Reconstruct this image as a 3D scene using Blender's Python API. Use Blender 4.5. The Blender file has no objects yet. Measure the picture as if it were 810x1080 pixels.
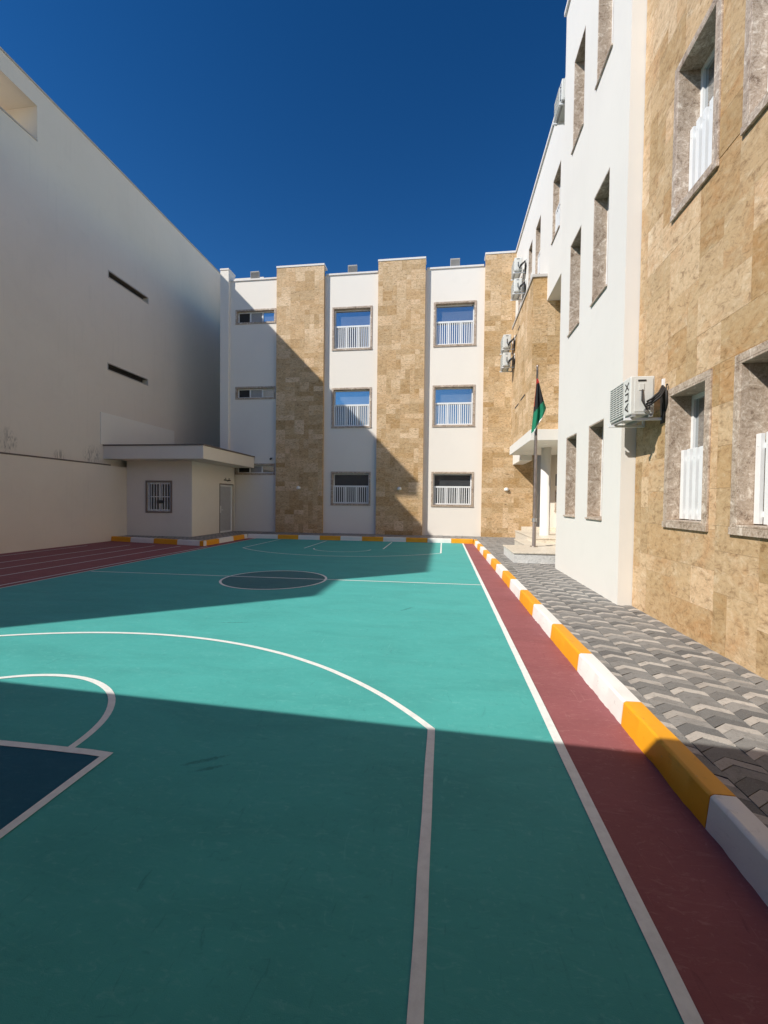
import bpy, math, random
from mathutils import Vector, Matrix, noise
R = math.radians
random.seed(7)
S = bpy.context.scene
C = bpy.data.collections.new('school_yard'); S.collection.children.link(C)

# ------------------------------------------------------------------ materials
def newmat(name):
    m = bpy.data.materials.new(name); m.use_nodes = True
    nt = m.node_tree
    return m, nt, nt.nodes['Principled BSDF']
def N(nt, t, **kw):
    n = nt.nodes.new(t)
    for k, v in kw.items(): setattr(n, k, v)
    return n
def pos(nt, scale=(1, 1, 1), obj=False):
    if obj: src = N(nt, 'ShaderNodeTexCoord').outputs['Object']
    else: src = N(nt, 'ShaderNodeNewGeometry').outputs['Position']
    mp = N(nt, 'ShaderNodeMapping'); mp.inputs['Scale'].default_value = scale
    nt.links.new(src, mp.inputs['Vector']); return mp.outputs['Vector']
def noi(nt, vec, scale, detail=4, rough=.55, dist=0.0):
    n = N(nt, 'ShaderNodeTexNoise'); n.inputs['Scale'].default_value = scale
    n.inputs['Detail'].default_value = detail; n.inputs['Roughness'].default_value = rough
    n.inputs['Distortion'].default_value = dist
    nt.links.new(vec, n.inputs['Vector']); return n.outputs['Fac']
def ramp(nt, fac, stops):
    r = N(nt, 'ShaderNodeValToRGB'); e = r.color_ramp.elements
    while len(e) < len(stops): e.new(.5)
    for el, (p, c) in zip(e, stops):
        el.position = p; el.color = (*c, 1) if len(c) == 3 else c
    nt.links.new(fac, r.inputs['Fac']); return r.outputs['Color']
def mix(nt, a, b, fac, mode='MIX'):
    m = N(nt, 'ShaderNodeMix', data_type='RGBA', blend_type=mode)
    for sock, v in ((m.inputs[6], a), (m.inputs[7], b), (m.inputs[0], fac)):
        if hasattr(v, 'is_output'): nt.links.new(v, sock)
        elif isinstance(v, (int, float)): sock.default_value = v
        else: sock.default_value = (*v, 1)
    return m.outputs[2]
def bump(nt, bsdf, h, strength=.3, dist=.01):
    b = N(nt, 'ShaderNodeBump'); b.inputs['Strength'].default_value = strength; b.inputs['Distance'].default_value = dist
    nt.links.new(h, b.inputs['Height']); nt.links.new(b.outputs['Normal'], bsdf.inputs['Normal'])
def maprange(nt, v, a, b, c, d):
    m = N(nt, 'ShaderNodeMapRange'); nt.links.new(v, m.inputs[0])
    for i, x in enumerate((a, b, c, d)): m.inputs[i+1].default_value = x
    return m.outputs[0]
def scl(c, k): return tuple(min(1, x*k) for x in c)

def plaster(name, col, var=.06, rough=.85, streak=0.0, grain=1.0):
    m, nt, b = newmat(name)
    p = pos(nt)
    big = noi(nt, p, .55, 5, .6)
    c = ramp(nt, big, [(.25, scl(col, 1-var)), (.5, col), (.75, scl(col, 1+var*.5))])
    blot = noi(nt, p, 2.3, 6, .65, .4)
    c = mix(nt, c, scl(col, 1-var*1.6), maprange(nt, blot, .56, .8, 0, .6))
    if streak:
        st = noi(nt, pos(nt, (5, 5, .25)), 1.3, 5, .6)
        c = mix(nt, c, scl(col, .72), maprange(nt, st, .56, .85, 0, streak))
    nt.links.new(c, b.inputs['Base Color']); b.inputs['Roughness'].default_value = rough
    f = noi(nt, p, 170*grain, 3, .6); g = noi(nt, p, 6, 4, .6)
    h = mix(nt, f, g, .45)
    bump(nt, b, h, .22, .006)
    return m
def plain(name, col, rough=.5, metal=0.0, var=.08, sc=9, spec=None):
    m, nt, b = newmat(name)
    n = noi(nt, pos(nt), sc, 5, .6)
    c = ramp(nt, n, [(.3, scl(col, 1-var)), (.7, scl(col, 1+var))])
    nt.links.new(c, b.inputs['Base Color'])
    rr = maprange(nt, n, .3, .7, max(.02, rough-.06), min(1, rough+.08)); nt.links.new(rr, b.inputs['Roughness'])
    b.inputs['Metallic'].default_value = metal
    if spec is not None: b.inputs['Specular IOR Level'].default_value = spec
    return m
def court(name, col, worn, rough=.62):
    """rolled acrylic sports coating: faint roller streaks, dusty scuffs"""
    m, nt, b = newmat(name)
    a = noi(nt, pos(nt, (.8, 2.2, 1)), 1.1, 6, .62, .8)
    c = ramp(nt, a, [(.3, scl(col, .9)), (.52, col), (.72, scl(col, 1.08))])
    s = noi(nt, pos(nt, (1.2, 5.5, 1)), 2.1, 7, .7, 1.6)
    c = mix(nt, c, worn, maprange(nt, s, .55, .78, 0, .42))
    s2 = noi(nt, pos(nt, (6, 1.3, 1)), 2.6, 6, .7, 2.2)
    c = mix(nt, c, scl(col, .62), maprange(nt, s2, .6, .76, 0, .7))
    s3 = noi(nt, pos(nt, (2.2, 5, 1)), 5.5, 6, .72, 1.2)
    c = mix(nt, c, worn, maprange(nt, s3, .56, .72, 0, .6))
    c = mix(nt, c, scl(col, .78), maprange(nt, s3, .43, .3, 0, .6))
    s4 = noi(nt, pos(nt, (9, .7, 1)), 1.6, 4, .6, 3.5)
    c = mix(nt, c, scl(worn, 1.25), maprange(nt, s4, .66, .76, 0, .3))
    if name.startswith('teal'):
        for (mx, my), (dx, dy), ln_, wd_ in (((-1.375, 2.36), (.86, .5), .16, .022), ((-1.31, 2.29), (.88, .47), .11, .018), ((-2.6, 5.1), (.9, .2), .25, .02), ((-.5, 6.2), (.5, .8), .2, .025)):
            sub = N(nt, 'ShaderNodeVectorMath', operation='SUBTRACT'); nt.links.new(pos(nt), sub.inputs[0]); sub.inputs[1].default_value = (mx, my, .004)
            q = []
            for ax, w_ in (((dx, dy, 0), ln_), ((-dy, dx, 0), wd_)):
                dt = N(nt, 'ShaderNodeVectorMath', operation='DOT_PRODUCT'); nt.links.new(sub.outputs[0], dt.inputs[0]); dt.inputs[1].default_value = ax
                dv = N(nt, 'ShaderNodeMath', operation='DIVIDE'); nt.links.new(dt.outputs['Value'], dv.inputs[0]); dv.inputs[1].default_value = w_
                sq = N(nt, 'ShaderNodeMath', operation='POWER'); ab_ = N(nt, 'ShaderNodeMath', operation='ABSOLUTE'); nt.links.new(dv.outputs[0], ab_.inputs[0]); nt.links.new(ab_.outputs[0], sq.inputs[0]); sq.inputs[1].default_value = 2; q.append(sq.outputs[0])
            sm_ = N(nt, 'ShaderNodeMath', operation='ADD'); nt.links.new(q[0], sm_.inputs[0]); nt.links.new(q[1], sm_.inputs[1])
            nz = N(nt, 'ShaderNodeMath', operation='ADD'); nt.links.new(sm_.outputs[0], nz.inputs[0]); nt.links.new(maprange(nt, noi(nt, pos(nt, (3, 3, 1)), 9, 5, .7), .3, .7, -.5, .9), nz.inputs[1])
            c = mix(nt, c, scl(col, .45), maprange(nt, nz.outputs[0], .3, 1.1, .6, 0))
    d = noi(nt, pos(nt), 46, 4, .7)
    c = mix(nt, c, scl(worn, 1.15), maprange(nt, d, .62, .76, 0, .35))
    nt.links.new(c, b.inputs['Base Color'])
    nt.links.new(maprange(nt, s, .3, .7, rough-.1, rough+.14), b.inputs['Roughness'])
    b.inputs['Specular IOR Level'].default_value = .08
    bump(nt, b, mix(nt, noi(nt, pos(nt), 240, 2, .6), s, .4), .25, .004)
    return m
def linepaint(name, col=(.8, .8, .78)):
    m, nt, b = newmat(name)
    a = noi(nt, pos(nt), 18, 6, .7)
    c = ramp(nt, a, [(.3, scl(col, .86)), (.6, col)])
    nt.links.new(c, b.inputs['Base Color']); b.inputs['Roughness'].default_value = .6
    bump(nt, b, noi(nt, pos(nt), 200, 2), .2, .003)
    return m
def travertine(name, dark, mid, pale, rust, grey, stretch=(1, 1, 2.2), tints=(.7, 1.2), speck=.75, huemix=.42, veins=.4):
    m, nt, b = newmat(name)
    at = N(nt, 'ShaderNodeAttribute', attribute_name='shift'); ti = N(nt, 'ShaderNodeAttribute', attribute_name='tint')
    geo = N(nt, 'ShaderNodeNewGeometry')
    add = N(nt, 'ShaderNodeVectorMath', operation='ADD'); nt.links.new(geo.outputs['Position'], add.inputs[0]); nt.links.new(at.outputs['Vector'], add.inputs[1])
    mp = N(nt, 'ShaderNodeMapping'); mp.inputs['Scale'].default_value = stretch; nt.links.new(add.outputs[0], mp.inputs['Vector'])
    v = mp.outputs['Vector']
    n1 = noi(nt, v, 3.0, 9, .7, .9)
    c = ramp(nt, n1, [(.3, dark), (.41, mid), (.56, mid), (.66, pale)])
    sx = N(nt, 'ShaderNodeSeparateXYZ'); nt.links.new(at.outputs['Vector'], sx.inputs[0])
    def frac(o, k):
        m1 = N(nt, 'ShaderNodeMath', operation='MULTIPLY'); nt.links.new(o, m1.inputs[0]); m1.inputs[1].default_value = k
        m2 = N(nt, 'ShaderNodeMath', operation='FRACT'); nt.links.new(m1.outputs[0], m2.inputs[0]); return m2.outputs[0]
    hue = ramp(nt, frac(sx.outputs['X'], .37), [(0, rust), (.3, mid), (.62, pale), (1, grey)])
    c = mix(nt, c, hue, huemix)
    n3 = noi(nt, v, 1.5, 6, .65, .8)
    c = mix(nt, c, rust, maprange(nt, n3, .5, .66, 0, .7))
    n4 = noi(nt, pos(nt, (1, 1, 1.4)), 1.9, 6, .7, .5)
    c = mix(nt, c, grey, maprange(nt, n4, .55, .75, 0, .55))
    n2 = noi(nt, v, 11, 8, .75, .7)
    c = mix(nt, c, pale, maprange(nt, n2, .52, .68, 0, .75))
    c = mix(nt, c, dark, maprange(nt, n2, .47, .36, 0, speck))
    vein = noi(nt, v, 2.4, 7, .6, 2.6)
    ab = N(nt, 'ShaderNodeMath', operation='SUBTRACT'); nt.links.new(vein, ab.inputs[0]); ab.inputs[1].default_value = .5
    ab2 = N(nt, 'ShaderNodeMath', operation='ABSOLUTE'); nt.links.new(ab.outputs[0], ab2.inputs[0])
    c = mix(nt, c, scl(dark, .8), maprange(nt, ab2.outputs[0], .03, .0, 0, veins))
    pit = noi(nt, v, 38, 6, .8, .4)
    c = mix(nt, c, scl(dark, .55), maprange(nt, pit, .58, .7, 0, .7))
    c = mix(nt, c, scl(pale, 1.1), maprange(nt, pit, .42, .3, 0, .55))
    hs = N(nt, 'ShaderNodeHueSaturation'); nt.links.new(c, hs.inputs['Color'])
    nt.links.new(maprange(nt, ti.outputs['Fac'], 0, 1, *tints), hs.inputs['Value'])
    nt.links.new(maprange(nt, ti.outputs['Fac'], 0, 1, 1.1, .86), hs.inputs['Saturation'])
    nt.links.new(hs.outputs['Color'], b.inputs['Base Color'])
    b.inputs['Roughness'].default_value = .6; b.inputs['Specular IOR Level'].default_value = .35
    bump(nt, b, mix(nt, pit, n2, .5), .3, .006)
    return m
def marble(name, a, b_, c_):
    m, nt, b = newmat(name)
    p = pos(nt)
    n = noi(nt, p, 7, 9, .78, 1.4)
    c = ramp(nt, n, [(.37, a), (.47, b_), (.53, b_), (.62, c_)])
    v = N(nt, 'ShaderNodeTexVoronoi', feature='DISTANCE_TO_EDGE'); v.inputs['Scale'].default_value = 24
    d = N(nt, 'ShaderNodeVectorMath', operation='ADD'); nt.links.new(p, d.inputs[0])
    nn = N(nt, 'ShaderNodeTexNoise'); nn.inputs['Scale'].default_value = 7; nt.links.new(p, nn.inputs['Vector'])
    sc = N(nt, 'ShaderNodeVectorMath', operation='SCALE'); nt.links.new(nn.outputs['Color'], sc.inputs[0]); sc.inputs['Scale'].default_value = .25
    nt.links.new(sc.outputs[0], d.inputs[1]); nt.links.new(d.outputs[0], v.inputs['Vector'])
    c = mix(nt, c, c_, maprange(nt, v.outputs['Distance'], .06, .0, 0, .4))
    gg = noi(nt, p, 34, 7, .8, .5)
    c = mix(nt, c, scl(a, .7), maprange(nt, gg, .54, .68, 0, .75))
    c = mix(nt, c, c_, maprange(nt, gg, .45, .33, 0, .7))
    nt.links.new(c, b.inputs['Base Color']); b.inputs['Roughness'].default_value = .42
    return m

M = {}
M['wall'] = plaster('white_plaster', (.735, .71, .66), .04, streak=.12)
M['wall_b'] = plaster('white_plaster_back', (.80, .75, .675), .03)
M['cream'] = plaster('cream_plaster', (.80, .735, .64), .05)
M['left'] = plaster('old_plaster', (.79, .715, .61), .05, streak=.25)
M['brownframe'] = plaster('brown_frame', (.24, .19, .155), .1)
M['paler'] = plaster('paler_plaster', (.87, .83, .74), .03)  # paler tone than the house plaster, for the upstand
M['coping'] = plaster('coping_stone', (.5, .46, .42), .1)
M['copdark'] = plaster('dark_coping', (.16, .13, .11), .2)
M['capwhite'] = plaster('cap_stone', (.74, .70, .66), .06)
M['trav'] = travertine('travertine_tan', (.25, .15, .065), (.63, .415, .21), (.78, .59, .375), (.54, .32, .125), (.56, .40, .22), tints=(.70, 1.17), speck=1.0)
M['travr'] = travertine('travertine_orange', (.25, .14, .06), (.575, .385, .20), (.71, .545, .35), (.55, .30, .125), (.42, .31, .185), (1, .85, 1.35), tints=(.70, 1.17), speck=.75, huemix=.24, veins=.22)
M['marble'] = marble('brown_marble', (.17, .112, .072), (.42, .325, .245), (.72, .63, .53))
M['marblew'] = marble('pale_marble', (.38, .38, .37), (.62, .62, .6), (.74, .74, .72))
M['step'] = marble('beige_marble', (.5, .43, .34), (.68, .61, .5), (.76, .7, .6))
M['alu'] = plain('white_aluminium', (.78, .79, .79), .35, 0, .03)
M['acw'] = plain('ac_casing', (.66, .66, .62), .45, 0, .04)
M['acdark'] = plain('ac_dark', (.05, .05, .05), .6)
M['acgrey'] = plain('ac_grey', (.30, .30, .29), .5)
M['black'] = plain('black_print', (.02, .02, .02), .5)
M['rubber'] = plain('black_rubber', (.025, .022, .02), .65)
M['copper'] = plain('white_insulation', (.7, .69, .66), .7)
M['steel'] = plain('galvanised_steel', (.5, .5, .5), .4, .8)
M['pole'] = plain('weathered_pole', (.36, .30, .26), .38, .75, .15)
M['glass'] = plain('solar_glass', (.50, .52, .53), .03, .82, .05, 1.2)
M['glassdark'] = plain('dark_glass', (.05, .055, .06), .04, 0, .1, 2, .9)
M['darkvoid'] = plain('dark_interior', (.03, .028, .026), .8)
M['mesh'] = plain('insect_screen', (.33, .33, .33), .7)
M['lens'] = plain('lamp_diffuser', (.86, .85, .8), .3)
M['court'] = court('teal_court', (.078, .375, .345), (.165, .48, .45))
M['navy'] = court('navy_court', (.022, .11, .165), (.05, .16, .21))
M['slate'] = court('slate_court', (.068, .185, .195), (.11, .24, .25))
M['maroon'] = court('maroon_track', (.285, .10, .105), (.43, .22, .205))
M['line'] = linepaint('line_paint', (.81, .825, .785))
def kerbpaint(name, col):
    m = plaster(name, col, .07, .5, grain=.5); nt = m.node_tree; b = nt.nodes['Principled BSDF']
    c = b.inputs['Base Color'].links[0].from_socket; p = pos(nt)
    c = mix(nt, c, scl(col, .55), maprange(nt, noi(nt, pos(nt, (1, 1, 3)), 7, 7, .75, 1.5), .57, .74, 0, .55))
    c = mix(nt, c, (.20, .18, .16), maprange(nt, noi(nt, p, 26, 6, .8, .6), .655, .69, 0, .85))
    c = mix(nt, c, (.10, .09, .08), maprange(nt, noi(nt, pos(nt, (1, .6, 5)), 3.2, 6, .7, 2.5), .66, .74, 0, .6))
    nt.links.new(c, b.inputs['Base Color']); return m
M['kerby'] = kerbpaint('yellow_kerb_paint', (.80, .345, .008))
M['kerbw'] = kerbpaint('white_kerb_paint', (.80, .775, .735))
M['joint'] = plaster('sand_joint', (.07, .062, .055), .2)
M['soil'] = plaster('dusty_ground', (.36, .29, .21), .15)
M['concrete'] = plaster('concrete', (.42, .40, .37), .12)
M['doorgrey'] = plain('door_panel', (.42, .42, .43), .45)
M['fblack'] = plain('black_cloth', (.012, .012, .013), .85)
M['fgreen'] = plain('green_cloth', (.0, .17, .085), .8)
M['fred'] = plain('red_cloth', (.5, .03, .02), .8)
M['fwhite'] = plain('white_cloth', (.75, .75, .72), .8)
g_ = M['glass'].node_tree; gb_ = g_.nodes['Principled BSDF']; bump(g_, gb_, noi(g_, pos(g_), 1.6, 2, .5), .12, .02)
def paver_mat():
    m, nt, b = newmat('zigzag_pavers')
    ti = N(nt, 'ShaderNodeAttribute', attribute_name='tint')
    c = ramp(nt, ti.outputs['Fac'], [(0, (.12, .12, .118)), (.3, (.20, .195, .185)), (.66, (.295, .28, .26)), (.72, (.40, .365, .325)), (1, (.54, .495, .44))])
    p = pos(nt)
    c = mix(nt, c, (.12, .11, .10), maprange(nt, noi(nt, p, 5, 6, .7, .5), .48, .75, 0, .5))
    c = mix(nt, c, (.10, .092, .085), maprange(nt, noi(nt, p, 21, 6, .75, .6), .52, .68, 0, .6))
    g = noi(nt, p, 160, 3, .7)
    c = mix(nt, c, (.48, .46, .43), maprange(nt, g, .57, .7, 0, .5))
    c = mix(nt, c, (.05, .05, .05), maprange(nt, g, .4, .27, 0, .5))
    nt.links.new(c, b.inputs['Base Color']); b.inputs['Roughness'].default_value = .75
    bump(nt, b, g, .4, .003)
    return m
M['paver'] = paver_mat()
def stained(name):
    """boundary plaster with soot-like smears where the photo has them"""
    m = M['left'].copy(); m.name = name; nt = m.node_tree; b = nt.nodes['Principled BSDF']
    src = b.inputs['Base Color'].links[0].from_socket
    p = pos(nt); c = src
    for ctr, sc_ in (((-12.3, 10.75, 3.15), (1, 3.4, 2.2)), ((-12.3, 13.7, 3.05), (1, 2.2, 2.4)), ((-12.3, 12.4, 2.9), (1, 4, 4))):
        sub = N(nt, 'ShaderNodeVectorMath', operation='SUBTRACT'); nt.links.new(p, sub.inputs[0]); sub.inputs[1].default_value = ctr
        mul = N(nt, 'ShaderNodeVectorMath', operation='MULTIPLY'); nt.links.new(sub.outputs[0], mul.inputs[0]); mul.inputs[1].default_value = sc_
        ln = N(nt, 'ShaderNodeVectorMath', operation='LENGTH'); nt.links.new(mul.outputs[0], ln.inputs[0])
        near = maprange(nt, ln.outputs['Value'], .35, 1.0, 1, 0)
        nz = maprange(nt, noi(nt, pos(nt, (4, 4, 1.2)), 2.2, 6, .7, 1.5), .48, .62, 0, .8)
        mm = N(nt, 'ShaderNodeMath', operation='MULTIPLY'); nt.links.new(near, mm.inputs[0]); nt.links.new(nz, mm.inputs[1])
        c = mix(nt, c, (.12, .10, .085), mm.outputs[0])
    nt.links.new(c, b.inputs['Base Color'])
    return m
M['leftst'] = stained('old_plaster_with_soot')

# ------------------------------------------------------------------ mesh helpers
class MB:
    def __init__(s): s.v = []; s.f = []; s.t = []; s.sh = []; s.mi = []
    def face(s, idx, tint=.5, sh=(0, 0, 0), mi=0):
        s.f.append(idx); s.t.append(tint); s.sh.append(sh); s.mi.append(mi)
    def box(s, a, b, tint=.5, sh=(0, 0, 0), mi=0):
        x0, y0, z0 = (min(p, q) for p, q in zip(a, b)); x1, y1, z1 = (max(p, q) for p, q in zip(a, b))
        n = len(s.v)
        s.v += [(x0, y0, z0), (x1, y0, z0), (x1, y1, z0), (x0, y1, z0), (x0, y0, z1), (x1, y0, z1), (x1, y1, z1), (x0, y1, z1)]
        for q in ((0, 3, 2, 1), (4, 5, 6, 7), (0, 1, 5, 4), (1, 2, 6, 5), (2, 3, 7, 6), (3, 0, 4, 7)):
            s.face([n+i for i in q], tint, sh, mi)
        return s
    def prism(s, pts, z0, z1, tint=.5, sh=(0, 0, 0), mi=0, bottom=True, tilt=None):
        n = len(s.v); k = len(pts)
        s.v += [(x, y, z0) for x, y in pts] + [(x, y, z1+(tilt[0]*(x-tilt[2])+tilt[1]*(y-tilt[3]) if tilt else 0)) for x, y in pts]
        s.face([n+k+i for i in range(k)], tint, sh, mi)
        if bottom: s.face([n+i for i in reversed(range(k))], tint, sh, mi)
        for i in range(k):
            j = (i+1) % k; s.face([n+i, n+j, n+k+j, n+k+i], tint, sh, mi)
        return s
    def tube(s, path, rad, seg=10, mi=0, caps=True):
        P = [Vector(p) for p in path]; rads = rad if isinstance(rad, (list, tuple)) else [rad]*len(P)
        n = len(s.v)
        for i, p in enumerate(P):
            d = (P[min(i+1, len(P)-1)]-P[max(i-1, 0)]).normalized()
            u = d.cross(Vector((0, 0, 1)) if abs(d.z) < .9 else Vector((1, 0, 0))).normalized(); w = d.cross(u)
            for k in range(seg):
                a = 2*math.pi*k/seg; s.v.append(tuple(p+(u*math.cos(a)+w*math.sin(a))*rads[i]))
        for i in range(len(P)-1):
            for k in range(seg):
                k2 = (k+1) % seg; s.face([n+i*seg+k, n+i*seg+k2, n+(i+1)*seg+k2, n+(i+1)*seg+k], mi=mi)
        if caps:
            s.face([n+k for k in reversed(range(seg))], mi=mi); s.face([n+(len(P)-1)*seg+k for k in range(seg)], mi=mi)
        return s
    def build(s, name, mat, parent=None, bevel=0, smooth=False, origin=None, attrs=False):
        """verts are in the frame of the parent (or of origin / the world)"""
        me = bpy.data.meshes.new(name); off = Vector(origin) if origin else Vector((0, 0, 0))
        me.from_pydata([tuple(Vector(v)-off) for v in s.v], [], s.f)
        for m in (mat if isinstance(mat, list) else [mat]): me.materials.append(m)
        if any(s.mi): me.polygons.foreach_set('material_index', s.mi)
        if attrs:
            a = me.attributes.new('tint', 'FLOAT', 'FACE'); a.data.foreach_set('value', s.t)
            a = me.attributes.new('shift', 'FLOAT_VECTOR', 'FACE'); a.data.foreach_set('vector', [c for v in s.sh for c in v])
        if smooth: me.polygons.foreach_set('use_smooth', [True]*len(s.f))
        me.update()
        o = bpy.data.objects.new(name, me); C.objects.link(o)
        if parent: o.parent = parent
        elif origin: o.location = off
        if bevel:
            b = o.modifiers.new('edge', 'BEVEL'); b.width = bevel; b.segments = 2; b.limit_method = 'ANGLE'; b.angle_limit = R(40)
        return o
def thing(name, label, cat, loc=(0, 0, 0), rz=0, group=None):
    o = bpy.data.objects.new(name, None); C.objects.link(o); o.empty_display_size = .2
    o.location = loc; o.rotation_euler = (0, 0, rz)
    return tag(o, label, cat, group)
def tag(o, label, cat, group=None):
    o['label'] = label; o['category'] = cat
    if group: o['group'] = group
    return o
def structure(o): o['kind'] = 'structure'; return o
def rel(o, mb):                      # world verts -> frame of an unrotated parent
    L = o.location; mb.v = [(x-L.x, y-L.y, z-L.z) for x, y, z in mb.v]; return mb
def dup(root, loc, rz, label=None):
    r = root.copy(); C.objects.link(r); r.location = loc; r.rotation_euler = (0, 0, rz)
    if label: r['label'] = label
    for ch in list(root.children):
        c = ch.copy(); C.objects.link(c); c.parent = r
        for g in list(ch.children):
            d = g.copy(); C.objects.link(d); d.parent = c
    return r
def grid_wall(mb, axis, p0, p1, u0, u1, z0, z1, holes=()):
    """a solid wall slab between planes p0 (seen face) and p1 with real openings; axis 'x' = plane of constant X (u is Y), 'y' = constant Y (u is X)"""
    us = sorted({u0, u1, *[h[0] for h in holes], *[h[1] for h in holes]}); zs = sorted({z0, z1, *[h[2] for h in holes], *[h[3] for h in holes]})
    us = [u for u in us if u0 <= u <= u1]; zs = [z for z in zs if z0 <= z <= z1]
    def solid(i, j):
        if i < 0 or j < 0 or i >= len(us)-1 or j >= len(zs)-1: return False
        u = (us[i]+us[i+1])/2; z = (zs[j]+zs[j+1])/2
        return not any(h[0] < u < h[1] and h[2] < z < h[3] for h in holes)
    idx = {}
    def V(u, z, p):
        k = (u, z, p)
        if k not in idx:
            idx[k] = len(mb.v); mb.v.append((p, u, z) if axis == 'x' else (u, p, z))
        return idx[k]
    for i in range(len(us)-1):
        for j in range(len(zs)-1):
            if not solid(i, j): continue
            a, b, c, d = us[i], us[i+1], zs[j], zs[j+1]
            mb.face([V(a, c, p0), V(b, c, p0), V(b, d, p0), V(a, d, p0)]); mb.face([V(a, c, p1), V(a, d, p1), V(b, d, p1), V(b, c, p1)])
            if not solid(i-1, j): mb.face([V(a, c, p0), V(a, d, p0), V(a, d, p1), V(a, c, p1)])
            if not solid(i+1, j): mb.face([V(b, c, p0), V(b, c, p1), V(b, d, p1), V(b, d, p0)])
            if not solid(i, j-1): mb.face([V(a, c, p0), V(a, c, p1), V(b, c, p1), V(b, c, p0)])
            if not solid(i, j+1): mb.face([V(a, d, p0), V(b, d, p0), V(b, d, p1), V(a, d, p1)])
    return mb
def ashlar(mb, axis, front, back, u0, u1, z0, z1, holes=(), unit=.2, seed=1, sizes=None, gap=.001):
    """random-coursed stone slabs covering a rectangle, cut round the openings; each slab is a thin box with its own tint and vein offset"""
    rnd = random.Random(seed)
    sizes = sizes or [(2, 2), (2, 1), (3, 1), (2, 1), (3, 2), (1, 2), (1, 1), (2, 2), (1, 2), (4, 1), (2, 3)]
    nu = max(1, round((u1-u0)/unit)); nz = max(1, round((z1-z0)/unit)); du = (u1-u0)/nu; dz = (z1-z0)/nz
    occ = [[0]*nu for _ in range(nz)]; rects = []
    for j in range(nz):
        for i in range(nu):
            if occ[j][i]: continue
            w, h = rnd.choice(sizes); w = min(w, nu-i); h = min(h, nz-j)
            for k in range(w):
                if occ[j][i+k]: w = k; break
            for jj in range(j, j+h):
                for k in range(i, i+w): occ[jj][k] = 1
            rects.append((u0+i*du, u0+(i+w)*du, z0+j*dz, z0+(j+h)*dz, rnd.betavariate(2.2, 2.2), (rnd.uniform(-40, 40), rnd.uniform(-40, 40), rnd.uniform(-40, 40)), rnd.uniform(0, .0025)))
    for a, b, c, d, t, sh, pr in rects:
        parts = [(a, b, c, d)]
        for h in holes:
            nxt = []
            for (p, q, r_, s_) in parts:
                if h[1] <= p or h[0] >= q or h[3] <= r_ or h[2] >= s_: nxt.append((p, q, r_, s_)); continue
                if r_ < h[2]: nxt.append((p, q, r_, h[2]))
                if s_ > h[3]: nxt.append((p, q, h[3], s_))
                lo, hi = max(r_, h[2]), min(s_, h[3])
                if p < h[0]: nxt.append((p, h[0], lo, hi))
                if q > h[1]: nxt.append((h[1], q, lo, hi))
            parts = nxt
        for p, q, r_, s_ in parts:
            if q-p < .01 or s_-r_ < .01: continue
            f = front + (pr if back < front else -pr)
            A = (f, p+gap, r_+gap) if axis == 'x' else (p+gap, f, r_+gap); B = (back, q-gap, s_-gap) if axis == 'x' else (q-gap, back, s_-gap)
            mb.box(A, B, t, sh)
    return mb

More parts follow.
